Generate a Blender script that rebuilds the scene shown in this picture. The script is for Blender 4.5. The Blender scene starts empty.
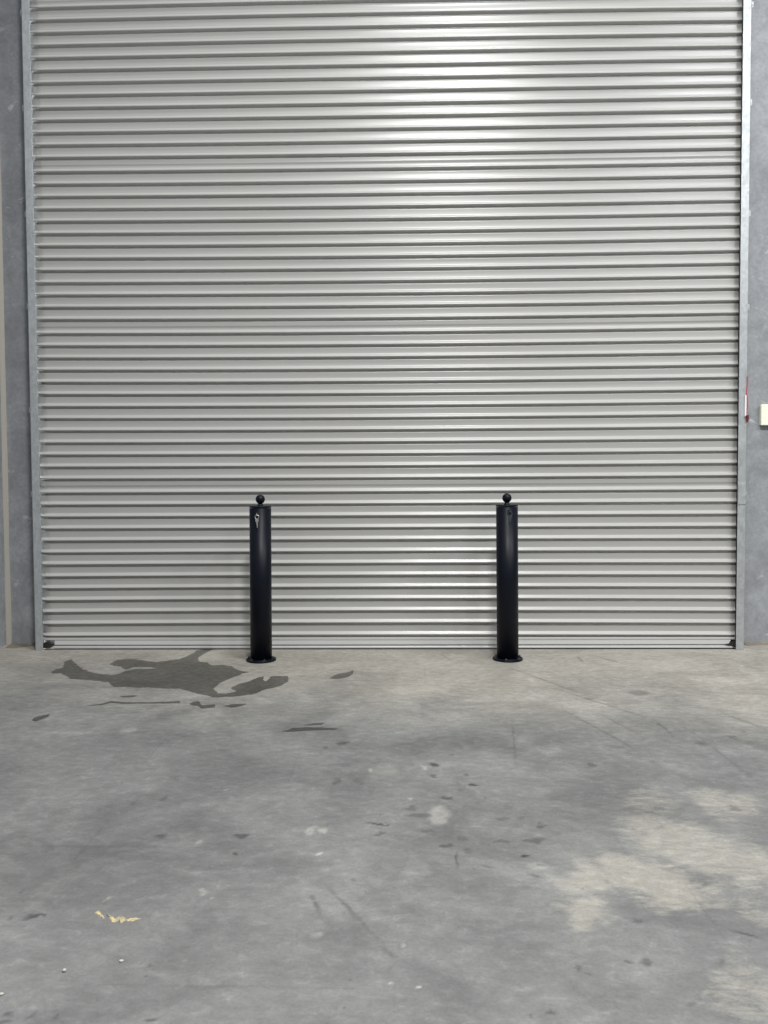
import bpy, bmesh, math, random
import numpy as np
from mathutils import Vector, Matrix, noise

C = bpy.context.scene.collection
SC = bpy.context.scene
PI = math.pi
rnd = random.Random(7)
# measured marks on the floor, in metres
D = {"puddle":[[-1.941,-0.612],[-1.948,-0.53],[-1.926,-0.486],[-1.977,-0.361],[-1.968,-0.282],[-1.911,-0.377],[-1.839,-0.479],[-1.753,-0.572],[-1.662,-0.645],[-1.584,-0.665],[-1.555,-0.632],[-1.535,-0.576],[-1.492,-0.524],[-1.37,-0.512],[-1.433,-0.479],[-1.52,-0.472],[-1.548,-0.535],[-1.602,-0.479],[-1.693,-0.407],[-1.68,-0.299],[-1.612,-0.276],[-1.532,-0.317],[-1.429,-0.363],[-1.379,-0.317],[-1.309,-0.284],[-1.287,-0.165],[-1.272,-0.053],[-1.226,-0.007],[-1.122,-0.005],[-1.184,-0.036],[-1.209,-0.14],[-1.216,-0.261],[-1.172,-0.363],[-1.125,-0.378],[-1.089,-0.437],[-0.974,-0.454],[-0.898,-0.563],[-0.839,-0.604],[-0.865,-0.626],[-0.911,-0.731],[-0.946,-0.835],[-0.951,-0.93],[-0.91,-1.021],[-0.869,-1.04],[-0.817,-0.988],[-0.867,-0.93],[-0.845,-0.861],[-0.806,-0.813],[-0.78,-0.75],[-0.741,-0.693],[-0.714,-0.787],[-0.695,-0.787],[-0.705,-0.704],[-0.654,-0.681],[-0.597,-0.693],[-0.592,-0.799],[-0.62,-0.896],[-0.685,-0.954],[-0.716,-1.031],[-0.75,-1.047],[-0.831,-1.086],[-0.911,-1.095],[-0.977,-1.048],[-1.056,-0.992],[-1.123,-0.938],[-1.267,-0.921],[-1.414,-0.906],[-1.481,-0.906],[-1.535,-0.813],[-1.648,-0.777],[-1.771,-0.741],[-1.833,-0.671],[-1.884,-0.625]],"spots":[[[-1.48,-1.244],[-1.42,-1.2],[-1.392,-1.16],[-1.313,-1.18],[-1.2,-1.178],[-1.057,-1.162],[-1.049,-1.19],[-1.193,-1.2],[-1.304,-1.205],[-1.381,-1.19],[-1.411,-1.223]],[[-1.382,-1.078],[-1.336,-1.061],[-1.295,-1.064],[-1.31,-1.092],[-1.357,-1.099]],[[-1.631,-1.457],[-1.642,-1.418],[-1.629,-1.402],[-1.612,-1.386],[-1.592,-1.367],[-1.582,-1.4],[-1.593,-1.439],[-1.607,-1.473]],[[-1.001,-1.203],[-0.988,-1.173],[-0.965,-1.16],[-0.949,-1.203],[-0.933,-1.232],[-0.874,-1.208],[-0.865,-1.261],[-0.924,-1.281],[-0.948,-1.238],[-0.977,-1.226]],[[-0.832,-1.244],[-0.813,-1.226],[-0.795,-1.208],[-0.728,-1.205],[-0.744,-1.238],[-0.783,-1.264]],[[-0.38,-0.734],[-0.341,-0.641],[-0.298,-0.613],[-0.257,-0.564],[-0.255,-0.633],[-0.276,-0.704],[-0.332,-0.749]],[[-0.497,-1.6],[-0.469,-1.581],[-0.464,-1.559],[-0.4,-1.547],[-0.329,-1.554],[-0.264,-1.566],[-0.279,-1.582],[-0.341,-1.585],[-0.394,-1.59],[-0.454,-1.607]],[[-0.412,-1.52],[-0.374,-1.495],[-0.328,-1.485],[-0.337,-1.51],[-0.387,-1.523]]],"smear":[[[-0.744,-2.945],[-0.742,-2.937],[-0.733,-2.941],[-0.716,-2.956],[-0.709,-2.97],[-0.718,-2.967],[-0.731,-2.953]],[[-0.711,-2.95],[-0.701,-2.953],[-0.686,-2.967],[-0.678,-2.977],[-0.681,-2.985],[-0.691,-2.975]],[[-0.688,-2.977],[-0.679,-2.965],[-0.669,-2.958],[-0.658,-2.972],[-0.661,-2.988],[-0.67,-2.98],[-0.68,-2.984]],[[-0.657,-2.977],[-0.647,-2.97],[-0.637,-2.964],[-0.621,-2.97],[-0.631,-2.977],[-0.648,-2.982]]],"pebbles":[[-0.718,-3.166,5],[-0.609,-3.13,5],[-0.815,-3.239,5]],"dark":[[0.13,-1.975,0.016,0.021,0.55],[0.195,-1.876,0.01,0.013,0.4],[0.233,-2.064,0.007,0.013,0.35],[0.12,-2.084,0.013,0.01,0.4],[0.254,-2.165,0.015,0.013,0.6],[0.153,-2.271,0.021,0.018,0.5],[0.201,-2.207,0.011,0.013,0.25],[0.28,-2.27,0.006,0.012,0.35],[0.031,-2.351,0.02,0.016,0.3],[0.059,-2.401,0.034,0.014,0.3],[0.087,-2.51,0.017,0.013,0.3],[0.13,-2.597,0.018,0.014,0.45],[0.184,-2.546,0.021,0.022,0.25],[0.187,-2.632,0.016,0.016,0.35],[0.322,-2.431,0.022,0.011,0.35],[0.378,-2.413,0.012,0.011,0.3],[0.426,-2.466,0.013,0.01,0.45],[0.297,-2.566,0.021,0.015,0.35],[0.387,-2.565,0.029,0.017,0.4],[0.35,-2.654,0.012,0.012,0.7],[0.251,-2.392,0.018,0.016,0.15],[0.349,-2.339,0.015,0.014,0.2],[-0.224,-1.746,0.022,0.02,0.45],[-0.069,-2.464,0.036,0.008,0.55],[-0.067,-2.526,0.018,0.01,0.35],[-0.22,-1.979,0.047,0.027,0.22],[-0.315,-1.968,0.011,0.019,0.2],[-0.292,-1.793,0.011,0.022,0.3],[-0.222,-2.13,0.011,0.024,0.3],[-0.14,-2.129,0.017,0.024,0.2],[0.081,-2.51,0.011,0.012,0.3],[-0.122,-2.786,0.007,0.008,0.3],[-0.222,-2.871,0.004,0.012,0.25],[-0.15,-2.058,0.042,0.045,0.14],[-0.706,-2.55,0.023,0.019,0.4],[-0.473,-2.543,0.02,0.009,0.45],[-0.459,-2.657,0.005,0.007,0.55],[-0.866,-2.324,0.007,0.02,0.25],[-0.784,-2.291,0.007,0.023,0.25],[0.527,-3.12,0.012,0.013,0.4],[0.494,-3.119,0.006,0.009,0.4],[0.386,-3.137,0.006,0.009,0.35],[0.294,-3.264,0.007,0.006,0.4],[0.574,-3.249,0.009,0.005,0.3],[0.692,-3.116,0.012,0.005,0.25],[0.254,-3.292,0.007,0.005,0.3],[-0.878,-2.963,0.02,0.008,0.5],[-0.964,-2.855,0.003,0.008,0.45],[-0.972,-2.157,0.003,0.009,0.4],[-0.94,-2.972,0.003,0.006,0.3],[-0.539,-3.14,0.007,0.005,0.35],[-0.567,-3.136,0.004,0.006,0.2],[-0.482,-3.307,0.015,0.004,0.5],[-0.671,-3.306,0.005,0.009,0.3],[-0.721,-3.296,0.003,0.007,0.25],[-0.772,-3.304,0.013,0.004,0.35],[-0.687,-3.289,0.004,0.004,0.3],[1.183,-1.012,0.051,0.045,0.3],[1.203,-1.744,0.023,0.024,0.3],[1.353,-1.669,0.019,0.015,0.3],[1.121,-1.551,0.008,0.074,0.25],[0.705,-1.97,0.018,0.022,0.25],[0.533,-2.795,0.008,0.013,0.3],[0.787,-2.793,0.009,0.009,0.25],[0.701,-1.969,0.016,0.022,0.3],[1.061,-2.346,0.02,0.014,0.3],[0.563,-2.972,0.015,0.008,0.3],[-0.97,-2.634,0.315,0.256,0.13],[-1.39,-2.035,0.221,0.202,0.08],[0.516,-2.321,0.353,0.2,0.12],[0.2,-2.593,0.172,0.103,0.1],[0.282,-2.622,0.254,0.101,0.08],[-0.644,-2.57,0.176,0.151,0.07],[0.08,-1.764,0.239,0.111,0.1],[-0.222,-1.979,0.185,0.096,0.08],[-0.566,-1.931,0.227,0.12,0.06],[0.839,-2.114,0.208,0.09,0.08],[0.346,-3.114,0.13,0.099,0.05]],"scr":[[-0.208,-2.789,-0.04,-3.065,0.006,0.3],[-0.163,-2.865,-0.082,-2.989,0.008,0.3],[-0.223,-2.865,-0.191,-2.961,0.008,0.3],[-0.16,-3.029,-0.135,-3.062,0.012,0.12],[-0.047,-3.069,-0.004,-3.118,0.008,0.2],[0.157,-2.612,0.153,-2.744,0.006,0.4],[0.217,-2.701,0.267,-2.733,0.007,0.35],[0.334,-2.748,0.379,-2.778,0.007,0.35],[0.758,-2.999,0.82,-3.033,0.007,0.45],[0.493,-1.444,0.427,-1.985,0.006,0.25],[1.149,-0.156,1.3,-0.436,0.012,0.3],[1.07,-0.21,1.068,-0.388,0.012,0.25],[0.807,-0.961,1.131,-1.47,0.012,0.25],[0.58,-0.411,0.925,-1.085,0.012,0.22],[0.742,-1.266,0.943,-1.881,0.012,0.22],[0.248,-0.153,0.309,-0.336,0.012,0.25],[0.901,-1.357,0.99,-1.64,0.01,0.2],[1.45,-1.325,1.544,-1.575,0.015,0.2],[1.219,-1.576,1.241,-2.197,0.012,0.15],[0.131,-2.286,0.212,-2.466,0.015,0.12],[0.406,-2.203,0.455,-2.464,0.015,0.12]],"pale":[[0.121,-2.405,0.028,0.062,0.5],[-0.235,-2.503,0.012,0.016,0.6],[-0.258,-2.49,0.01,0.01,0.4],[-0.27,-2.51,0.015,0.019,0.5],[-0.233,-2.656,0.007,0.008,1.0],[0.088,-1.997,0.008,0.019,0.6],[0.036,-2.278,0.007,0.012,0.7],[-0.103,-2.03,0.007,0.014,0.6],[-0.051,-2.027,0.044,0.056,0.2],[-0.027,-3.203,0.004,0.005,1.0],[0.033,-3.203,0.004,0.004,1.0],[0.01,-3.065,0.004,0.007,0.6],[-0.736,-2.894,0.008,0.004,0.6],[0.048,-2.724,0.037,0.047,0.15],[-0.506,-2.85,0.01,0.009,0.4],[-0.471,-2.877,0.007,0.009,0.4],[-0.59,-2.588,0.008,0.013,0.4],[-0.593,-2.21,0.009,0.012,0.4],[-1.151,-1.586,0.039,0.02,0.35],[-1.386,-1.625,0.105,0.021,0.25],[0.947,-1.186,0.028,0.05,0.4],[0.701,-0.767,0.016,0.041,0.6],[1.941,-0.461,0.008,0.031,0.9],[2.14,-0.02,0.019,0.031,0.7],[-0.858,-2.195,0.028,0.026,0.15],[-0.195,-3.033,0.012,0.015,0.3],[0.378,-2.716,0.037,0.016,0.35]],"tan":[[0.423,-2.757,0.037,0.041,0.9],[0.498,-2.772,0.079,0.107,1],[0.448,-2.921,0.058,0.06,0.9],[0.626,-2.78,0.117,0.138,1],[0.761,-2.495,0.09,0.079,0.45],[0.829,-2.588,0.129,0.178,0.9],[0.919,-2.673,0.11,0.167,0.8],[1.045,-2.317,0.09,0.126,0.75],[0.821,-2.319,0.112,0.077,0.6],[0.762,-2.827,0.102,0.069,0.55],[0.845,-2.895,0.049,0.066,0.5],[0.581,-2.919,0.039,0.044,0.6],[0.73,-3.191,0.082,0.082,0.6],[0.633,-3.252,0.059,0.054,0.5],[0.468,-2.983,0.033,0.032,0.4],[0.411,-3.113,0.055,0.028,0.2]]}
# ------------------------------------------------------------------ tuned values
FL = dict(warm_x=.16, cool=(.203, .205, .201, 1), warm=(.43, .403, .352, 1), tan=(.41, .385, .335, 1), tan_f=.66, fleck=(.55, .53, .49, 1), fine=.24)
WET = (.31, .31, .295, 1)
WALL = (.32, .333, .352, 1)
DOOR_COL = (.415, .414, .400, 1); DOOR_R = .33; DOOR_S = .8
CUR_L = -2.2745
GL_IN, GL_OUT = -2.257, -2.306
GR_IN, GR_OUT = 2.092, 2.142
AMB_C = (1, .99, .97, 1); AMB = .15
LAMPS = [('unseen_overhead_lamp', (.60, -4.7, 6.2), (.60, -4.7, 0), .7, 350, (1, .998, .985)),
         ('unseen_overhead_lamp', (3.8, -4.6, 6.3), (3.8, -4.6, 0), .5, 150, (.93, .97, 1)),
         ('unseen_overhead_lamp', (6.2, -4.2, 6.2), (6.2, -4.2, 0), 1.1, 230, (1, .998, .985)),
         ('unseen_overhead_lamp', (5.2, -9.6, 6.2), (5.2, -9.6, 0), 1.1, 190, (1, .998, .985)),  # added frontal fill behind the camera, lifts the flat slat faces
         ('unseen_overhead_lamp', (1.0, -2.4, 9.0), (1.0, -2.4, 0), 1.1, 260, (1, .998, .985))]  # added steep light close to the door, for slat contrast and brighter floor
DAY = 60
EXPO = .10

# ------------------------------------------------------------------ helpers
def obj(name, bm, mat, parent=None, smooth=False):
    me = bpy.data.meshes.new(name)
    bm.normal_update()
    bm.to_mesh(me); bm.free()
    if smooth:
        for p in me.polygons: p.use_smooth = True
    if mat: me.materials.append(mat)
    o = bpy.data.objects.new(name, me); C.objects.link(o)
    if parent: o.parent = parent
    return o

def empty(name, loc=(0, 0, 0)):
    o = bpy.data.objects.new(name, None); C.objects.link(o)
    o.location = loc; o.empty_display_size = .1
    return o

def tag(o, label=None, cat=None, group=None, kind=None):
    if label: o['label'] = label
    if cat: o['category'] = cat
    if group: o['group'] = group
    if kind: o['kind'] = kind
    return o

def add_box(bm, x0, x1, y0, y1, z0, z1, bev=0):
    r = bmesh.ops.create_cube(bm, size=1)
    vs = r['verts']
    for v in vs:
        v.co = Vector(((x0 + x1) / 2 + v.co.x * (x1 - x0), (y0 + y1) / 2 + v.co.y * (y1 - y0), (z0 + z1) / 2 + v.co.z * (z1 - z0)))
    if bev:
        es = list({e for v in vs for e in v.link_edges})
        bmesh.ops.bevel(bm, geom=es, offset=bev, segments=2, affect='EDGES', profile=.6)

def add_lathe(bm, prof, n=48, cx=0, cy=0, cap=True):
    rings = []
    for r, z in prof:
        rings.append([bm.verts.new((cx + r * math.cos(2 * PI * k / n), cy + r * math.sin(2 * PI * k / n), z)) for k in range(n)])
    for a, b in zip(rings, rings[1:]):
        for k in range(n):
            bm.faces.new((a[k], a[(k + 1) % n], b[(k + 1) % n], b[k]))
    if cap:
        bm.faces.new(rings[0][::-1]); bm.faces.new(rings[-1])

def add_tube(bm, pts, r, n=10, closed=False):
    pts = [Vector(p) for p in pts]; m = len(pts); rings = []
    for i, p in enumerate(pts):
        a = pts[(i - 1) % m] if (closed or i > 0) else p
        b = pts[(i + 1) % m] if (closed or i < m - 1) else p
        t = (b - a).normalized()
        u = t.cross(Vector((0, 0, 1)))
        if u.length < .2: u = t.cross(Vector((0, 1, 0)))
        u.normalize(); w = t.cross(u)
        rings.append([bm.verts.new(p + (u * math.cos(2 * PI * k / n) + w * math.sin(2 * PI * k / n)) * r) for k in range(n)])
    for i in range(m if closed else m - 1):
        a, b = rings[i], rings[(i + 1) % m]
        for k in range(n):
            bm.faces.new((a[k], a[(k + 1) % n], b[(k + 1) % n], b[k]))
    if not closed:
        bm.faces.new(rings[0][::-1]); bm.faces.new(rings[-1])

def add_prism(bm, poly, h, f):
    """extrude a 2-D outline: f(u, v, w) -> point, w runs 0..h"""
    lo = [bm.verts.new(f(u, v, 0)) for u, v in poly]
    hi = [bm.verts.new(f(u, v, h)) for u, v in poly]
    n = len(poly)
    bm.faces.new(lo[::-1]); bm.faces.new(hi)
    for k in range(n):
        bm.faces.new((lo[k], lo[(k + 1) % n], hi[(k + 1) % n], hi[k]))
    bmesh.ops.recalc_face_normals(bm, faces=bm.faces[:])

# ------------------------------------------------------------------ node helpers
def s2l(c):
    return tuple((x / 12.92 if x <= .04045 else ((x + .055) / 1.055) ** 2.4) for x in (v / 255 for v in c)) + (1,)

class NT:
    def __init__(s, tree): s.t = tree; s.n = tree.nodes; s.l = tree.links
    def put(s, sock, v):
        if hasattr(v, 'links'): s.l.new(v, sock)
        else: sock.default_value = v
    def math(s, op, a, b=None, c=None, clamp=False):
        n = s.n.new('ShaderNodeMath'); n.operation = op; n.use_clamp = clamp
        for i, v in enumerate((a, b, c)):
            if v is not None: s.put(n.inputs[i], v)
        return n.outputs[0]
    def mix(s, f, a, b, mode='MIX'):
        n = s.n.new('ShaderNodeMix'); n.data_type = 'RGBA'; n.blend_type = mode
        s.put(n.inputs[0], f); s.put(n.inputs[6], a); s.put(n.inputs[7], b)
        return n.outputs[2]
    def noise(s, vec, scale, detail=4, rough=.55, dist=0, color=False):
        n = s.n.new('ShaderNodeTexNoise'); s.put(n.inputs['Vector'], vec)
        n.inputs['Scale'].default_value = scale; n.inputs['Detail'].default_value = detail
        n.inputs['Roughness'].default_value = rough; n.inputs['Distortion'].default_value = dist
        return n.outputs['Color' if color else 'Fac']
    def mapr(s, v, a, b, c=0., d=1., smooth=True):
        n = s.n.new('ShaderNodeMapRange'); n.interpolation_type = 'SMOOTHSTEP' if smooth else 'LINEAR'
        s.put(n.inputs[0], v)
        for i, x in enumerate((a, b, c, d)): n.inputs[i + 1].default_value = x
        return n.outputs[0]
    def mapping(s, vec, loc=(0, 0, 0), rot=(0, 0, 0), sc=(1, 1, 1), typ='POINT'):
        n = s.n.new('ShaderNodeMapping'); n.vector_type = typ; s.put(n.inputs[0], vec)
        n.inputs['Location'].default_value = loc; n.inputs['Rotation'].default_value = rot; n.inputs['Scale'].default_value = sc
        return n.outputs[0]
    def vmath(s, op, a, b=None):
        n = s.n.new('ShaderNodeVectorMath'); n.operation = op; s.put(n.inputs[0], a)
        if b is not None: s.put(n.inputs[1], b)
        return n.outputs['Value' if op in ('LENGTH', 'DOT_PRODUCT') else 'Vector']
    def pos(s): return s.n.new('ShaderNodeNewGeometry').outputs['Position']

def material(name, color=(.5, .5, .5, 1), rough=.5, metal=0., spec=.5):
    m = bpy.data.materials.new(name); m.use_nodes = True
    nt = NT(m.node_tree); b = m.node_tree.nodes['Principled BSDF']
    b.inputs['Base Color'].default_value = color; b.inputs['Roughness'].default_value = rough
    b.inputs['Metallic'].default_value = metal; b.inputs['Specular IOR Level'].default_value = spec
    return m, nt, b

def bump(nt, b, h, strength, dist):
    n = nt.n.new('ShaderNodeBump'); n.inputs['Strength'].default_value = strength; n.inputs['Distance'].default_value = dist
    nt.put(n.inputs['Height'], h); nt.l.new(n.outputs[0], b.inputs['Normal'])

# ------------------------------------------------------------------ floor colour (shared by the dry and the wet concrete)
def floor_group():
    g = bpy.data.node_groups.new('floor_concrete_color', 'ShaderNodeTree')
    g.interface.new_socket('Color', in_out='OUTPUT', socket_type='NodeSocketColor')
    g.interface.new_socket('Grain', in_out='OUTPUT', socket_type='NodeSocketFloat')
    out = g.nodes.new('NodeGroupOutput')
    nt = NT(g); p = nt.pos()
    p = nt.vmath('MULTIPLY', p, (1, 1, 0))
    streak = nt.mapping(p, rot=(0, 0, .5), sc=(1, 1.5, 1))
    big = nt.noise(p, .9, 3, .5, .6)
    mid = nt.noise(streak, 3.2, 7, .62, .8)
    fine = nt.noise(streak, 22, 9, .68, .4)
    grain = nt.noise(p, 120, 4, .7)
    # two casts of concrete: warm beige near the door, cooler grey towards the camera
    sep = nt.n.new('ShaderNodeSeparateXYZ'); nt.put(sep.inputs[0], p)
    X, Y = sep.outputs[0], sep.outputs[1]
    w = nt.math('ADD', Y, nt.math('MULTIPLY', X, FL['warm_x']))
    w = nt.math('ADD', w, nt.math('MULTIPLY', nt.math('SUBTRACT', big, .5), 1.6))
    w = nt.math('ADD', w, nt.math('MULTIPLY', nt.math('SUBTRACT', mid, .5), .8))
    warm = nt.mapr(w, -2.0, -.35)
    col = nt.mix(warm, FL['cool'], FL['warm'])
    col = nt.mix(nt.mapr(mid, .30, .72), nt.mix(.13, col, (0, 0, 0, 1)), nt.mix(.08, col, (.75, .75, .72, 1)))
    cl = nt.noise(p, 2.1, 5, .6, 1.0)
    col = nt.mix(nt.mapr(cl, .35, .66), nt.mix(.13, col, (0, 0, 0, 1)), nt.mix(.06, col, (.75, .75, .73, 1)))
    col = nt.mix(nt.math('MULTIPLY', nt.mapr(big, .62, .38), .16), col, (.08, .083, .085, 1))
    # bare tan wear, pale flecks and dark marks: masks stored on the slab
    at = nt.n.new('ShaderNodeAttribute'); at.attribute_name = 'wear'
    sa = nt.n.new('ShaderNodeSeparateColor'); nt.l.new(at.outputs['Color'], sa.inputs[0])
    m_dark, m_tan, m_pale = sa.outputs[0], sa.outputs[1], sa.outputs[2]
    acc = m_tan
    f2 = nt.noise(nt.mapping(p, rot=(0, 0, .45), sc=(1, 2.6, 1)), 15, 9, .78, .5)
    tan = nt.mapr(nt.math('ADD', acc, nt.math('MULTIPLY', nt.math('SUBTRACT', f2, .5), 2.6)), .10, 1.05)
    tan = nt.math('MULTIPLY', tan, nt.mapr(acc, .02, .25))
    col = nt.mix(nt.math('MULTIPLY', tan, FL['tan_f']), col, FL['tan'])
    col = nt.mix(nt.math('MULTIPLY', m_pale, .75), col, FL['fleck'])
    # fine mottling, grain
    col = nt.mix(nt.mapr(fine, .3, .72, FL['fine'], 0), col, (0, 0, 0, 1))
    col = nt.mix(nt.mapr(fine, .55, .8, 0, .10), col, (.8, .79, .76, 1))
    col = nt.mix(nt.mapr(grain, .3, .7, .14, 0), col, (0, 0, 0, 1))
    # pin holes
    pin = nt.noise(p, 42, 2, .5)
    col = nt.mix(nt.mapr(pin, .70, .76, 0, .35), col, (.03, .03, .03, 1))
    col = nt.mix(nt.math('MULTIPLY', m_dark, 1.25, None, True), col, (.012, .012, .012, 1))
    # long faint drag marks running diagonally
    for rot, sc_, thr, st in ((-.5, (30, .6, 1), .70, .16), (.28, (.5, 26, 1), .69, .14)):
        dm = nt.noise(nt.mapping(p, rot=(0, 0, rot), sc=sc_), 1.6, 3, .6)
        col = nt.mix(nt.mapr(dm, thr - .06, thr + .05, 0, st), col, (.02, .02, .02, 1))
    nt.l.new(col, out.inputs[0])
    gr = nt.math('ADD', nt.math('MULTIPLY', fine, .7), nt.math('MULTIPLY', grain, .3))
    nt.l.new(gr, out.inputs[1])
    return g

def floor_material(name, group, dark=None, rough=(.45, .75), spec=.35):
    m, nt, b = material(name, rough=.6, spec=spec)
    g = nt.n.new('ShaderNodeGroup'); g.node_tree = group
    col = g.outputs[0]
    if dark: col = nt.mix(1, col, dark, 'MULTIPLY')
    nt.l.new(col, b.inputs['Base Color'])
    nt.put(b.inputs['Roughness'], nt.mapr(g.outputs[1], .3, .7, rough[1], rough[0]))
    bump(nt, b, g.outputs[1], .25 if not dark else .08, .004)
    return m

def concrete_wall(name, base, seed):
    m, nt, b = material(name, rough=.7, spec=.3)
    p = nt.mapping(nt.pos(), loc=(seed, seed * 2, seed))
    big = nt.noise(nt.mapping(p, sc=(1, 1, .6)), 1.3, 5, .6, .5)
    mid = nt.noise(p, 7, 8, .68, .5)
    fine = nt.noise(p, 45, 6, .7)
    c = nt.mix(nt.mapr(big, .35, .68), base, tuple(x * 1.28 for x in base[:3]) + (1,))
    c = nt.mix(nt.mapr(mid, .3, .7, .28, 0), c, (.04, .042, .047, 1))
    c = nt.mix(nt.mapr(nt.noise(p, 3.1, 6, .7, 1.2), .60, .72, 0, .5), c, (.5, .5, .5, 1))
    c = nt.mix(nt.mapr(nt.noise(p, 11, 3, .6, .6), .66, .74, 0, .6), c, (.62, .62, .62, 1))
    c = nt.mix(nt.mapr(fine, .35, .7, .15, 0), c, (0, 0, 0, 1))
    nt.l.new(c, b.inputs['Base Color'])
    bump(nt, b, nt.math('ADD', mid, nt.math('MULTIPLY', fine, .4)), .15, .004)
    return m

def galvanised(name, base, rough):
    m, nt, b = material(name, rough=rough, metal=.6)
    p = nt.pos()
    v = nt.n.new('ShaderNodeTexVoronoi'); nt.put(v.inputs['Vector'], nt.mapping(p, sc=(1, 1, .6))); v.inputs['Scale'].default_value = 75
    sp = nt.n.new('ShaderNodeSeparateColor'); nt.l.new(v.outputs['Color'], sp.inputs[0])
    c = nt.mix(nt.math('MULTIPLY', sp.outputs[0], .35), base, tuple(x * .55 for x in base[:3]) + (1,))
    c = nt.mix(nt.mapr(nt.noise(p, 9, 6, .7), .4, .75, 0, .3), c, tuple(x * .45 for x in base[:3]) + (1,))
    nt.l.new(c, b.inputs['Base Color'])
    nt.put(b.inputs['Roughness'], nt.math('ADD', rough - .08, nt.math('MULTIPLY', sp.outputs[1], .18)))
    return m

FG = floor_group()
M = {}
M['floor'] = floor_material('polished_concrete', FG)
M['wet'] = floor_material('damp_concrete', FG, WET, (.30, .5), .4)
M['wall'] = concrete_wall('precast_concrete', WALL, 3.1)
M['galv'] = galvanised('galvanised_steel', (.53, .56, .575, 1), .48)
M['bead'] = material('joint_sealant', s2l((168, 164, 154)), .7)[0]
M['mortar'] = concrete_wall('base_mortar', s2l((128, 120, 108)), 9.3)

m, nt, b = material('painted_steel_curtain', DOOR_COL, DOOR_R, 0, DOOR_S)
p = nt.pos()
st = nt.noise(nt.mapping(p, sc=(.35, 1, 9)), 1.4, 4, .6)
du = nt.noise(nt.mapping(p, sc=(1.5, 1, 1.2)), 1.1, 5, .6, .6)
c = nt.mix(nt.mapr(st, .3, .75, .10, 0), DOOR_COL, (.25, .25, .24, 1))
c = nt.mix(nt.mapr(du, .45, .75, 0, .10), c, (.42, .38, .32, 1))
nt.l.new(c, b.inputs['Base Color'])
nt.put(b.inputs['Roughness'], nt.mapr(st, .3, .7, DOOR_R - .05, DOOR_R + .05))
M['door'] = m
M['alu'] = material('mill_aluminium', (.60, .60, .595, 1), .42, .35)[0]
M['rubber'] = material('black_rubber', (.012, .012, .012, 1), .7)[0]

m, nt, b = material('navy_black_powder_coat', (.0026, .0042, .0092, 1), .42, 0, .2)
bump(nt, b, nt.noise(nt.pos(), 420, 2, .5), .06, .001)
M['post'] = m
M['steel'] = material('bright_key_steel', (.74, .74, .73, 1), .3, 1)[0]
M['dull'] = material('dull_key_steel', (.075, .095, .1, 1), .5, .9)[0]
M['lock'] = material('dark_lock_barrel', (.03, .032, .035, 1), .4, .8)[0]
M['anchor'] = material('black_anchor_bolt', (.05, .052, .058, 1), .35, .6)[0]
M['cream'] = material('cream_plastic', s2l((243, 244, 226)), .4)[0]
M['red'] = material('red_strap', s2l((178, 74, 88)), .6)[0]
M['maroon'] = material('maroon_tag', s2l((96, 8, 30)), .5)[0]
M['white_tab'] = material('white_coated_steel', s2l((232, 234, 238)), .4)[0]
m, nt, b = material('yellow_residue', s2l((205, 180, 110)), .8)
nn = nt.noise(nt.pos(), 90, 5, .7)
nt.l.new(nt.mix(nt.mapr(nn, .40, .66), s2l((140, 134, 116)), s2l((198, 182, 136))), b.inputs['Base Color'])
M['yellow'] = m
M['pebble'] = material('pale_stone', s2l((172, 170, 163)), .8)[0]

# ------------------------------------------------------------------ the shell
WY = .14                                     # inner face of the end wall
XL, XR = -2.577, 6.0
OL, OR = -2.220, 2.135                       # opening in the end wall
HW, HO = 7.0, 4.75

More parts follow.
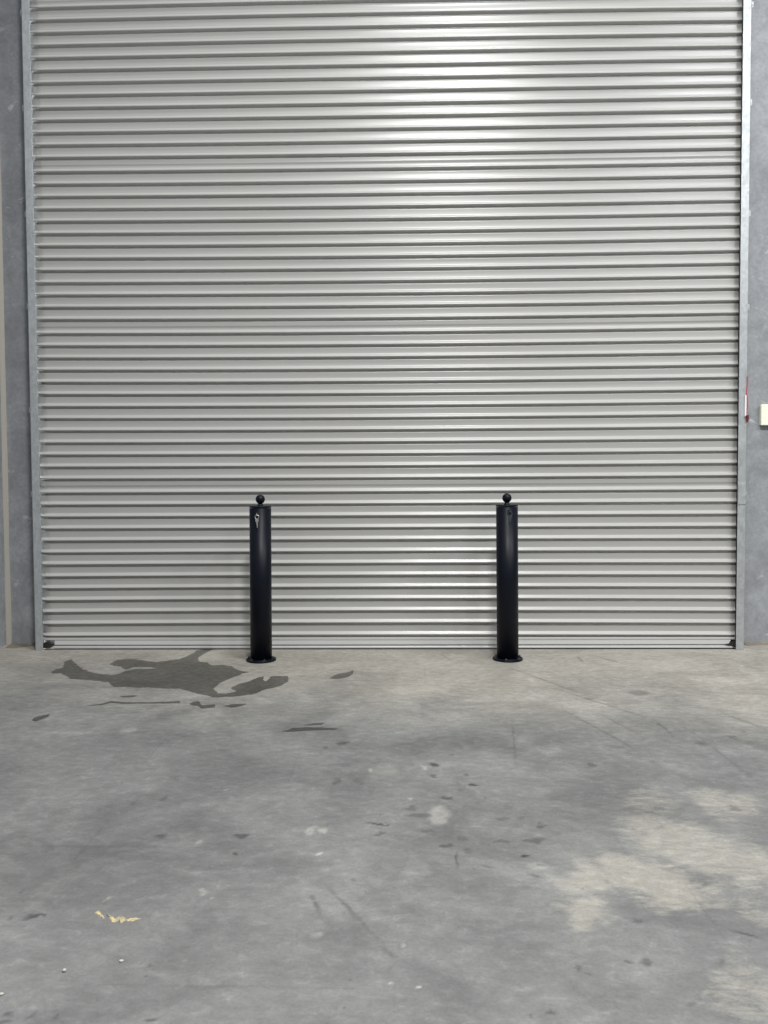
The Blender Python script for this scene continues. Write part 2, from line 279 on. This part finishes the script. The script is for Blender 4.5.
def slab():
    xs = np.concatenate(([XL - .2], np.arange(XL - .02, 2.5, .0052), np.linspace(2.6, XR, 6)))
    ys = np.concatenate((np.linspace(-9, -3.6, 6), np.arange(-3.5, WY + .01, .006), [WY + .3, WY + 1.2]))
    nx, ny = len(xs), len(ys)
    X, Y = np.meshgrid(xs, ys)
    rg = np.random.RandomState(4)
    def vn(sc, seed):                       # smooth lattice noise in -.5 .. .5
        g = np.random.RandomState(seed).rand(256, 256) - .5
        u, v = X * sc, Y * sc
        i, j = np.floor(u).astype(int), np.floor(v).astype(int)
        f, h = u - i, v - j
        f, h = f * f * (3 - 2 * f), h * h * (3 - 2 * h)
        G = lambda a, b: g[a % 256, b % 256]
        return (G(i, j) * (1 - f) + G(i + 1, j) * f) * (1 - h) + (G(i, j + 1) * (1 - f) + G(i + 1, j + 1) * f) * h
    sm = lambda d, a, b: (lambda t: t * t * (3 - 2 * t))(np.clip((a - d) / (a - b), 0, 1))
    bx, by = X + .10 * vn(7, 1) + .05 * vn(19, 2), Y + .12 * vn(7, 3) + .06 * vn(19, 4)
    fx, fy = X + .018 * vn(45, 5) + .006 * vn(120, 6), Y + .026 * vn(45, 7) + .010 * vn(120, 8)
    dark, tan, pale = np.zeros_like(X), np.zeros_like(X), np.zeros_like(X)
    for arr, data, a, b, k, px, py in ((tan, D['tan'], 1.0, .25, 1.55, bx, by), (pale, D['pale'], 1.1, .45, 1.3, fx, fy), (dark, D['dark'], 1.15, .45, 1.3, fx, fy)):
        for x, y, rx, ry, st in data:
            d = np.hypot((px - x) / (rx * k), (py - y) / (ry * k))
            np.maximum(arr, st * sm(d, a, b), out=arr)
    for x0, y0, x1, y1, wd, st in D['scr']:
        L = math.hypot(x1 - x0, y1 - y0); cx, cy, ux, uy = (x0 + x1) / 2, (y0 + y1) / 2, (x1 - x0) / L, (y1 - y0) / L
        sx, sy = X + .3 * (fx - X), Y + .3 * (fy - Y)
        s, t = (sx - cx) * ux + (sy - cy) * uy, -(sx - cx) * uy + (sy - cy) * ux
        np.maximum(dark, st * (.6 + .8 * (vn(30, 11) + .5)) * sm(np.hypot(s / (L * .58), t / wd), 1.1, .3), out=dark)
    co = np.stack((X, Y, np.zeros_like(X)), -1).reshape(-1, 3).astype(np.float32)
    base = co[[0, nx - 1, nx * ny - 1, nx * (ny - 1)]].copy(); base[:, 2] = -.15
    nv = len(co); co = np.concatenate((co, base))
    I = (np.arange(ny - 1)[:, None] * nx + np.arange(nx - 1)[None, :]).reshape(-1)
    quads = np.stack((I, I + 1, I + nx + 1, I + nx), -1).reshape(-1).astype(np.int32)
    r = np.arange
    rim = [np.concatenate((r(nx)[::-1], [nv, nv + 1])), np.concatenate(((r(ny) * nx + nx - 1)[::-1], [nv + 1, nv + 2])),
           np.concatenate((nx * (ny - 1) + r(nx), [nv + 2, nv + 3])), np.concatenate((r(ny) * nx, [nv + 3, nv])), np.array([nv + 3, nv + 2, nv + 1, nv])]
    loops = np.concatenate([quads] + rim).astype(np.int32)
    tot = np.concatenate((np.full(len(I), 4), [len(k) for k in rim])).astype(np.int32)
    start = (np.cumsum(tot) - tot).astype(np.int32)
    me = bpy.data.meshes.new('floor')
    me.vertices.add(len(co)); me.vertices.foreach_set('co', co.reshape(-1))
    me.loops.add(len(loops)); me.loops.foreach_set('vertex_index', loops)
    me.polygons.add(len(tot)); me.polygons.foreach_set('loop_start', start); me.polygons.foreach_set('loop_total', tot)
    me.update(calc_edges=True); me.validate()
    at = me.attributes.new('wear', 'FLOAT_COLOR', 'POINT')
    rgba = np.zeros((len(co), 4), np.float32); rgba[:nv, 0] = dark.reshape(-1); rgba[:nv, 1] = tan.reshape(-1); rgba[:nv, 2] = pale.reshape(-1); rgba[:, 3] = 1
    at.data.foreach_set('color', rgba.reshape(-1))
    me.materials.append(M['floor'])
    o = bpy.data.objects.new('floor', me); C.objects.link(o)
    return o
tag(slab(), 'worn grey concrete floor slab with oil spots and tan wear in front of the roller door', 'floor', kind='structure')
bm = bmesh.new()
add_box(bm, XL - .2, OL, WY, WY + .16, 0, HO); add_box(bm, OR, XR, WY, WY + .16, 0, HO); add_box(bm, XL - .2, XR, WY, WY + .16, HO, HW)
tag(obj('wall_back', bm, M['wall']), 'grey precast concrete end wall around the roller door opening', 'wall', kind='structure')
bm = bmesh.new(); add_box(bm, XL - .18, XL, -9, WY, 0, HW)
tag(obj('wall_left', bm, M['wall']), 'grey concrete side wall at the far left, square to the door', 'wall', kind='structure')
# sealant bead in the corner
bm = bmesh.new()
N = 60; rows = []
for i in range(N + 1):
    z = i * HW / N; w = .024 + .004 * noise.noise((z * 2.3, 1, 0))
    rows.append([bm.verts.new(q) for q in ((XL, WY, z), (XL, WY - w * .9, z), (XL + w * .35, WY - w * .4, z), (XL + w, WY, z))])
for a, b2 in zip(rows, rows[1:]):
    for k in range(4): bm.faces.new((a[k], a[(k + 1) % 4], b2[(k + 1) % 4], b2[k]))
bm.faces.new(rows[0]); bm.faces.new(rows[-1][::-1]); bmesh.ops.recalc_face_normals(bm, faces=bm.faces[:])
tag(obj('trim_1', bm, M['bead'], smooth=False), 'pale sealant bead running up the left corner between the concrete panels', 'trim', kind='structure')
# rough mortar fillet along the foot of the wall at either side of the guides
def fillet(name, x0, x1, h0, d0, seed, label):
    bm = bmesh.new(); n = 40; rows = []
    for i in range(n + 1):
        x = x0 + (x1 - x0) * i / n
        h = max(.004, h0 * (.6 + .8 * noise.noise((x * 9, seed, 0))))
        d = max(.01, d0 * (.7 + .9 * noise.noise((x * 7, seed + 5, 2))))
        rows.append([bm.verts.new(q) for q in ((x, WY, 0), (x, WY - d, 0), (x, WY - d * .55, h * .35), (x, WY, h))])
    for a, b2 in zip(rows, rows[1:]):
        for k in range(4): bm.faces.new((a[k], a[(k + 1) % 4], b2[(k + 1) % 4], b2[k]))
    bm.faces.new(rows[0]); bm.faces.new(rows[-1][::-1]); bmesh.ops.recalc_face_normals(bm, faces=bm.faces[:])
    tag(obj(name, bm, M['mortar']), label, 'trim', kind='structure')
fillet('trim_2', XL + .03, OL - .11, .018, .10, 2.2, 'crumbly beige mortar along the foot of the wall left of the door')
fillet('trim_3', OR + .08, 3.4, .014, .08, 7.7, 'crumbly beige mortar along the foot of the wall right of the door')

# ------------------------------------------------------------------ the roller door
door = tag(empty('door_1', (0, 0, 0)), 'closed grey ribbed steel roller door filling the opening behind the bollards', 'roller door', kind='structure')
Z0, PITCH, LAP = .080, .076, .088
def sag(x, z):
    t = 1 - min(1, (x / 2.2) ** 2)
    a = [(0, .004), (.25, .008), (.8, .0), (1.7, -.010), (2.6, -.009), (3.4, -.001), (4.1, .012), (5, .012)]
    for (z0, v0), (z1, v1) in zip(a, a[1:]):
        if z0 <= z <= z1: return t * (v0 + (v1 - v0) * (z - z0) / (z1 - z0))
    return 0
lines = [Z0]
k = 1
while lines[-1] < HO + .05:
    lines.append(lines[-1] + (LAP if k % 13 == 0 else PITCH)); k += 1
prof = []                                   # (z, y, slat index), going up
for i, (z, zn) in enumerate(zip(lines, lines[1:])):
    tilt = rnd.uniform(-.0006, .0006)
    e = zn - .0120
    prof += [(z - .0105, .0020, i), (z - .0068, .0040, i), (z - .0015, .0040, i), (z + .0015, .0005, i), (z + .0046, -.0130, i), (z + .0064, -.0158, i), (z + .0088, -.0166, i), (z + .0112, -.0158, i),
             (z + .0126, -.0148, i), (z + .0238, -.0028, i), (z + .0258, -.0013, i), (z + .029, -.0007, i), (z + .032, -.0005, i)]
    a = z + .032
    if zn - z > .08:                         # sheet lap: a small step
        prof += [(a + .016, -.0004, i), (a + .0164, -.0010, i)]
        a += .018
    for t, dy in ((.22, -.0001), (.45, .0003), (.7, .0003), (.88, .0001)):
        prof.append((a + (e - a) * t, dy + tilt * t * (1 - t) * 4, i))
    prof.append((e, -.0003, i))
XA, XB, NX = CUR_L, 2.125, 72
bm = bmesh.new(); grid = []
for z, y, i in prof:
    row = []
    for j in range(NX + 1):
        x = XA + (XB - XA) * j / NX
        ww = .0011 * noise.noise((x * .9, i * 7.3, 1.7)) + .0005 * noise.noise((x * 3.1, i * 3.1, 9))
        wz = .0009 * noise.noise((x * .8, i * 2.7, 4.4)) * (1 if y > -.009 else 0)
        frac = 0 if y < -.009 else 1
        row.append(bm.verts.new((x, y + ww * frac + .003 * noise.noise((x * .35, z * .4, 2)), z + sag(x, z) + wz)))
    grid.append(row)
for a, b2 in zip(grid, grid[1:]):
    for j in range(NX): bm.faces.new((a[j], a[j + 1], b2[j + 1], b2[j]))
cur = obj('curtain', bm, M['door'], door, smooth=True)
sd = cur.modifiers.new('sheet', 'SOLIDIFY'); sd.thickness = .0012; sd.offset = -1 if False else 1
# bottom rail: stepped aluminium extrusion, weather seal, rubber end stops
def extr(name, poly, x0, x1, mat, par, taper=0):
    bm = bmesh.new()
    lo = [bm.verts.new((x0, y, z)) for y, z in poly]; hi = [bm.verts.new((x1 - taper * ((.07 - z) / .07 if taper else 0), y, z)) for y, z in poly]
    bm.faces.new(lo); bm.faces.new(hi[::-1]); n = len(poly)
    for k in range(n): bm.faces.new((lo[k], hi[k], hi[(k + 1) % n], lo[(k + 1) % n]))
    bmesh.ops.recalc_face_normals(bm, faces=bm.faces[:])
    return obj(name, bm, mat, par)
rail = extr('bottom_rail', [(.012, .0588), (-.0095, .0588), (-.0095, .0568), (-.0135, .0560),
                            (-.0175, .0330), (-.0175, .0305), (-.004, .0300), (-.004, .0235), (.012, .0230)], -2.195, 2.085, M['alu'], door, .05)
extr('rail_cap', [(.012, .0735), (-.0125, .0735), (-.0145, .0720), (-.0145, .0600), (-.0125, .0590), (.012, .0590)], -2.270, 2.120, M['alu'], rail)
extr('bottom_flange', [(.012, .0230), (-.0240, .0210), (-.0250, .0195), (-.0250, .0085), (-.021, .0075), (.012, .0075)], -2.262, 2.100, M['alu'], rail)
extr('weather_seal', [(.014, .008), (-.014, .008), (-.016, .004), (-.012, .0), (.012, .0)], -2.20, 2.10, M['rubber'], door)
# end stops
for x0, x1, zz in ((-2.266, -2.200, .052), (2.086, 2.128, .050)):
    bm = bmesh.new()
    if x0 < 0:
        poly = [(x0, .012), (x0, .040), (x0 + .018, .050), (x0 + .034, .046), (x1 - .004, .034), (x1, .024), (x1 - .022, .012)]
    else:
        poly = [(x0 - .050, .030), (x0 - .02, .036), (x0 - .006, .046), (x0, .050), (x1, .052), (x1, .012), (x0 - .006, .014), (x0 - .006, .024)]
    add_prism(bm, poly, .040, lambda u, v, w: (u, -.030 + w, v))
    obj('end_stop', bm, M['rubber'], door)
# guides
def guide(side, x_in, x_out, zs):
    s = -1 if side == 'l' else 1
    bm = bmesh.new()
    H = HO + .15
    yf = -.045
    a, c = sorted((x_in, x_out))
    lip = .004
    # front flange with a rolled lip, web and back flange as one folded channel
    pts = [(x_in, yf + .0022), (x_in, yf + .0008), (x_in + s * .0008, yf), (x_out - s * .003, yf), (x_out, yf + .003), (x_out, .05), (x_out + s * .0, .052),
           (x_out - s * .012, .052), (x_out - s * .012, .0495), (x_out - s * .0025, .0495), (x_out - s * .0025, yf + .004), (x_out - s * .004, yf + .0025), (x_in + s * .004, yf + .0022)]
    lo = [bm.verts.new((x, y, 0.001)) for x, y in pts]; hi = [bm.verts.new((x, y, H)) for x, y in pts]
    bm.faces.new(lo); bm.faces.new(hi[::-1]); n = len(pts)
    for k in range(n): bm.faces.new((lo[k], hi[k], hi[(k + 1) % n], lo[(k + 1) % n]))
    bmesh.ops.recalc_face_normals(bm, faces=bm.faces[:])
    g = obj('guide_rail', bm, M['galv'], door)
    # angle that ties the channel back to the wall
    bm = bmesh.new()
    for q0, q1 in (((x_out, x_out + s * .004), (.0, WY)), ((x_out, x_out + s * .016), (WY - .004, WY))):
        a, c = sorted(q0); add_box(bm, a, c, q1[0], q1[1], .001, H)
    obj('wall_angle', bm, M['galv'], g)
    for z in zs:
        bm = bmesh.new()
        a, c = sorted((x_out + s * .0005, x_out + s * .024))
        add_box(bm, a, c, -.012, -.008, z - .018, z + .018, .001)
        a, c = sorted((x_out + s * .0005, x_out + s * .004)); add_box(bm, a, c, -.012, .02, z - .018, z + .018)
        tb = obj('fixing_clip', bm, M['galv'], g)
        bm = bmesh.new()
        bmesh.ops.create_cone(bm, cap_ends=True, segments=6, radius1=.0075, radius2=.0068, depth=.006,
                              matrix=Matrix.Translation((x_out + s * .014, -.015, z)) @ Matrix.Rotation(PI / 2, 4, 'X'))
        obj('clip_bolt', bm, M['galv'], tb)
    return g
gl = guide('l', GL_IN, GL_OUT, (.99, 1.52, 2.17, 2.74, 3.39, 3.97, 4.55))
gr = guide('r', GR_IN, GR_OUT, (.967, 2.12, 2.69, 3.36, 3.94, 4.55))
# cover plate at waist height on the right guide
bm = bmesh.new(); add_box(bm, GR_IN + .002, GR_OUT - .003, -.049, -.045, .905, 1.035, .001)
obj('lock_plate', bm, M['galv'], gr)
bm = bmesh.new(); add_box(bm, GR_OUT - .0155, GR_OUT - .006, -.052, -.0455, 1.445, 1.575, .001)
obj('bolt_keeper', bm, M['white_tab'], gr)
# dark strip in the right guide that closes the gap to the curtain
bm = bmesh.new(); add_box(bm, GR_IN + .006, GR_IN + .030, -.042, -.016, .02, HO)
obj('dark_strip', bm, M['rubber'], gr)
bm = bmesh.new(); add_box(bm, GL_OUT + .004, GL_IN - .003, -.0426, -.034, .02, HO)  # added dark lining behind the left flange, soaks up leaking daylight
obj('dark_strip', bm, M['rubber'], gl)

# ------------------------------------------------------------------ red strap on the right guide
t = tag(empty('pull_strap', (GR_OUT - .0065, -.0405, 1.42)), 'thin red strap with a dark maroon tag hanging beside the right door guide', 'strap')
bm = bmesh.new()
pts = []
for i in range(25):
    z = .27 - .25 * i / 24
    pts.append((.0045 + .002 * math.sin(i * .5), -.010 + .003 * math.sin(i * .3), z))
lo = None
for p0, p1 in zip(pts, pts[1:]):
    pass
vs = [[bm.verts.new((x - .003, y, z)), bm.verts.new((x + .003, y - .0015, z)), bm.verts.new((x + .003, y + .0, z)), bm.verts.new((x - .003, y + .0015, z))] for x, y, z in pts]
for a, b2 in zip(vs, vs[1:]):
    for k in range(4): bm.faces.new((a[k], a[(k + 1) % 4], b2[(k + 1) % 4], b2[k]))
bm.faces.new(vs[0]); bm.faces.new(vs[-1][::-1]); bmesh.ops.recalc_face_normals(bm, faces=bm.faces[:])
obj('strap', bm, M['red'], t)
bm = bmesh.new()
add_prism(bm, [(-.010, .030), (.010, .034), (.009, .006), (.004, -.012), (-.003, -.008), (-.004, .014)], .006, lambda u, v, w: (u + .0045, -.016 + w, v))
o = obj('tag', bm, M['maroon'], t); o['label'] = 'dark maroon tag end'

# ------------------------------------------------------------------ cream box on the right wall
t = tag(empty('wall_switch_box', (2.3655, WY, 1.469)), 'cream plastic electrical box on the concrete wall right of the door', 'electrical box')
bm = bmesh.new(); add_box(bm, -.060, .060, -.022, 0, -.064, .064, .004); obj('box_body', bm, M['cream'], t)
bm = bmesh.new(); add_box(bm, -.062, .062, -.030, -.0215, -.066, .066, .003); pl = obj('cover_plate', bm, M['cream'], t)
for z in (.045, -.045):
    bm = bmesh.new()
    bmesh.ops.create_cone(bm, cap_ends=True, segments=12, radius1=.004, radius2=.004, depth=.003, matrix=Matrix.Translation((0, -.0305, z)) @ Matrix.Rotation(PI / 2, 4, 'X'))
    obj('cover_screw', bm, M['steel'], pl)
bm = bmesh.new(); add_box(bm, -.014, .014, -.036, -.0295, -.024, .024, .003); obj('rocker_switch', bm, M['cream'], pl)

# ------------------------------------------------------------------ bollards
def bollard(x, y, lean, lab, lock_dx, lock_z, bolts):
    t = tag(empty('bollard', (x, y, 0)), lab, 'bollard', 'black steel bollards in front of the roller door')
    t.rotation_euler = (0, lean, 0)
    R = .0635
    bm = bmesh.new(); add_lathe(bm, [(R, .0095), (R, .903)], 64)
    obj('post', bm, M['post'], t, True)
    for p in t.children[-1].data.polygons:
        if abs(p.normal.z) > .9: p.use_smooth = False
    bm = bmesh.new(); add_lathe(bm, [(R + .0001, .906), (R + .0007, .9066), (R + .0007, .9140), (R - .0008, .9160), (R - .004, .917)], 64)
    obj('top_cap', bm, M['post'], t)
    bm = bmesh.new()
    kn = [(.0175, .9165), (.0165, .921), (.0125, .926), (.0120, .931)]
    rb, zb = .0275, .9555
    for i in range(17):
        th = -PI / 2 + .46 + (PI - .46) * i / 16
        kn.append((max(.0004, rb * math.cos(th)), zb + rb * math.sin(th)))
    add_lathe(bm, kn, 32); obj('ball_knob', bm, M['post'], t, True)
    bm = bmesh.new(); add_lathe(bm, [(.086, 0), (.0885, .0015), (.0885, .0085), (.0865, .0102), (R + .003, .0104), (R + .002, .0125), (R - .004, .0135)], 64)
    obj('base_flange', bm, M['post'], t)
    for a in bolts:
        bx, by = .0765 * math.sin(a), -.0765 * math.cos(a)
        bm = bmesh.new()
        add_lathe(bm, [(.0085, .0098), (.0085, .0116), (.0065, .0117)], 20, bx, by)
        add_lathe(bm, [(.0064, .0112), (.0064, .0168), (.0055, .0178)], 6, bx, by)
        add_lathe(bm, [(.0035, .017), (.0035, .0215), (.0028, .0222)], 12, bx, by)
        obj('anchor_bolt', bm, M['anchor'], t)
    # lock barrel let into the front of the post
    yf = -math.sqrt(R * R - lock_dx * lock_dx)
    bm = bmesh.new(); add_lathe(bm, [(.0105, -.012), (.0105, .0035), (.0095, .0045), (.006, .0046)], 24)
    bmesh.ops.transform(bm, matrix=Matrix.Translation((lock_dx, yf, lock_z)) @ Matrix.Rotation(math.asin(lock_dx / R), 4, 'Z') @ Matrix.Rotation(PI / 2, 4, 'X'), verts=bm.verts[:])
    obj('lock_barrel', bm, M['lock'], t)
    return t, yf

A6 = [math.radians(24 + 60 * k) for k in range(6)]
B6 = [math.radians(-15 + 60 * k) for k in range(6)]
b1, y1 = bollard(-.8205, -.3135, math.radians(.28), 'black steel bollard standing beside the dark wet patch', -.004, .868, A6)
b2_, y2 = bollard(.6410, -.2942, math.radians(-.32), 'black steel bollard standing on dry concrete, right of the wet patch', .004, .880, B6)

def key_set(loc, lab, mat, spread, blade, group):
    """a key left in the lock, a split ring through its bow and a second key hanging from the ring"""
    t = tag(empty('key_bunch', loc), lab, 'keys', group)
    bm = bmesh.new()                        # key in the lock: blade runs into the barrel, bow stands upright
    add_box(bm, -.0012, .0012, -.012, .006, -.004, .004, .0004)
    bow = [(.012 * math.cos(a) * 1.0, .011 * math.sin(a)) for a in [2 * PI * k / 20 for k in range(20)]]
    add_prism(bm, [(-.018 + u, v) for u, v in bow], .0024, lambda u, v, w: (w - .0012, u, v))
    obj('lock_key', bm, mat, t)
    bm = bmesh.new()                        # split ring
    ring = [(.013 * math.cos(a) + spread * .3, -.022 + .003 * math.sin(a), -.014 + .014 * math.sin(a)) for a in [2 * PI * k / 28 for k in range(28)]]
    add_tube(bm, ring, .0016, 8, True); obj('key_ring', bm, mat, t, True)
    bm = bmesh.new()                        # hanging key
    hb = [(spread * .5 + .0115 * math.cos(a), -.036 + .0125 * math.sin(a)) for a in [2 * PI * k / 20 for k in range(20)]]
    add_prism(bm, hb, .0026, lambda u, v, w: (u, -.026 + w, v))
    L = blade
    add_prism(bm, [(spread * .5 - .005, -.046), (spread * .5 + .005, -.046), (spread + .0045, -.046 - L * .4), (spread + .002, -.046 - L * .5), (spread + .004, -.046 - L * .65),
                   (spread + .002, -.046 - L * .8), (spread + .001, -.046 - L), (spread - .002, -.046 - L * .95)], .0024, lambda u, v, w: (u, -.0258 + w, v))
    obj('spare_key', bm, mat, t)
    return t
k1 = key_set((-.8205 - .004 + .0042, -.3135 + y1 - .004, .868), 'bright steel keys hanging from the lock of the bollard beside the wet patch', M['steel'], .004, .040, 'keys left in the bollard locks')
k2 = key_set((.6410 + .004 - .0049, -.2942 + y2 - .004, .880), 'dull dark keys hanging from the lock of the right bollard on dry concrete', M['dull'], .003, .022, 'keys left in the bollard locks')
k1.rotation_euler = (0, 0, -.06); k2.rotation_euler = (0, 0, .06); k1.scale = k2.scale = (.85, .85, .9)

# ------------------------------------------------------------------ wet patches
def wet(poly, name, lab, group=None, jit=.009, h=.0009):
    pts = []
    for (xa, ya), (xb, yb) in zip(poly, poly[1:] + poly[:1]):
        L = math.hypot(xb - xa, yb - ya); n = max(1, int(L / .007))
        for i in range(n):
            f = i / n; x = xa + (xb - xa) * f; y = ya + (yb - ya) * f
            pts.append((x + jit * (noise.noise((x * 22, y * 22, 3)) + .6 * noise.noise((x * 70, y * 70, 5))), y + jit * 1.8 * (noise.noise((x * 22, y * 22, 8)) + .6 * noise.noise((x * 70, y * 70, 9)))))
    bm = bmesh.new()
    cx = sum(p[0] for p in pts) / len(pts); cy = sum(p[1] for p in pts) / len(pts)
    lo = [bm.verts.new((x, y, 0.0001)) for x, y in pts]; hi = [bm.verts.new((x, y, h)) for x, y in pts]
    top = bm.faces.new(hi)
    n = len(pts)
    for k in range(n): bm.faces.new((lo[k], lo[(k + 1) % n], hi[(k + 1) % n], hi[k]))
    bmesh.ops.triangulate(bm, faces=[top])
    bmesh.ops.recalc_face_normals(bm, faces=bm.faces[:])
    if sum(f.normal.z * f.calc_area() for f in bm.faces) < 0: bmesh.ops.reverse_faces(bm, faces=bm.faces[:])
    return tag(obj(name, bm, M['wet']), lab, 'wet patch', group)
wet(D['puddle'], 'wet_patch', 'large dark irregular wet patch on the floor left of the left bollard')
WL = ['long thin damp streak on the floor just in front of the large wet patch',
      'short thin damp dash between the large wet patch and the long damp streak',
      'small slanted wet spot alone on the floor at the far left',
      'ragged wet blob at the right-hand end of the long damp streak',
      'flat oval wet blob just below the tip of the large wet patch',
      'slanted wet spot right of the left bollard, between the two bollards',
      'long flat wet streak on bare floor between the bollards, nearest the camera',
      'short thin wet dash directly behind the long flat wet streak nearest the camera']
for P, lab in zip(D['spots'], WL):
    wet(P, 'wet_spot', lab, 'small wet spots on the floor', .003)

# ------------------------------------------------------------------ yellow residue and pebbles
def flake(poly, bm, h):
    pts = []
    for (xa, ya), (xb, yb) in zip(poly, poly[1:] + poly[:1]):
        for f in (0, .33, .66):
            x = xa + (xb - xa) * f; y = ya + (yb - ya) * f
            pts.append((x + rnd.uniform(-.0025, .0025), y + rnd.uniform(-.004, .004)))
    cx = sum(p[0] for p in pts) / len(pts); cy = sum(p[1] for p in pts) / len(pts)
    c = bm.verts.new((cx, cy, h)); n = len(pts)
    o = [bm.verts.new((x, y, .0002)) for x, y in pts]
    i = [bm.verts.new((cx + (x - cx) * .72, cy + (y - cy) * .72, h * rnd.uniform(.5, 1.1))) for x, y in pts]
    for k in range(n):
        bm.faces.new((o[k], o[(k + 1) % n], i[(k + 1) % n], i[k])); bm.faces.new((i[k], i[(k + 1) % n], c))
bm = bmesh.new()
for P in D['smear']: flake(P, bm, .0022)
bmesh.ops.recalc_face_normals(bm, faces=bm.faces[:])
tag(obj('yellow_smear', bm, M['yellow']), 'crumbly yellow smear stuck on the concrete floor at lower left', 'smear')
PLs = ['round pale pebble lying below the yellow smear, farther left', 'flat pale chip lying just below the yellow smear', 'pale stone chip at the left edge, nearest the camera']
for (x, y, r), lab in zip(D['pebbles'], PLs):
    bm = bmesh.new(); bmesh.ops.create_icosphere(bm, subdivisions=3, radius=1)
    fl_ = .45 if 'chip' in lab else .8
    for v in bm.verts:
        v.co *= .0038 * (1 + .25 * noise.noise(v.co * 1.7 + Vector((x * 9, y, 0))))
        v.co = Vector((v.co.x * (1.35 if 'chip' in lab else 1), v.co.y, v.co.z * fl_))
    zm = min(v.co.z for v in bm.verts)
    for v in bm.verts: v.co.z -= zm
    o = obj('pebble', bm, M['pebble'], smooth=True); o.location = (x, y, 0); tag(o, lab, 'pebble', 'loose stones on the floor')

# ------------------------------------------------------------------ light
w = bpy.data.worlds.new('hall'); SC.world = w; w.use_nodes = True
w.node_tree.nodes['Background'].inputs[0].default_value = AMB_C; w.node_tree.nodes['Background'].inputs[1].default_value = AMB
def lamp(name, loc, target, size, power, col=(1, 1, 1), shape='DISK', sy=None, spread=PI):
    L = bpy.data.lights.new(name, 'AREA'); L.shape = shape; L.size = size
    if sy: L.size_y = sy
    L.energy = power; L.color = col; L.spread = spread
    o = bpy.data.objects.new(name, L); C.objects.link(o); o.location = loc
    o.rotation_euler = (Vector(target) - Vector(loc)).to_track_quat('-Z', 'Y').to_euler()
    return o
for a in LAMPS: lamp(*a)
# daylight outside the closed door, falling on the reveal behind the left guide
lamp('daylight_outside', (-1.9, .34, 2.4), (-2.3, .2, 2.4), .12, DAY, (1, 1, 1), 'RECTANGLE', 4.4)

# ------------------------------------------------------------------ camera
cam = bpy.data.cameras.new('camera'); co = bpy.data.objects.new('camera', cam); C.objects.link(co)
cam.sensor_fit = 'VERTICAL'; cam.sensor_height = 24; cam.lens = 24 * 750 / 1024; cam.clip_start = .05
Rm = Matrix(((0.99979487, -0.00446432, -0.01975552), (0.01958378, -0.03570072, 0.99917062), (-0.00516591, -0.99935255, -0.03560597)))
cx, cy, cz = Rm.col
mw = Matrix.Identity(4)
for i in range(3):
    mw[i][0] = cx[i]; mw[i][1] = -cy[i]; mw[i][2] = -cz[i]
mw.translation = (0, -4.716968, 1.034087)
co.matrix_world = mw
SC.camera = co
vs = SC.view_settings
vs.view_transform = 'Standard'; vs.look = 'None'; vs.gamma = 1; vs.exposure = EXPO; vs.use_curve_mapping = False
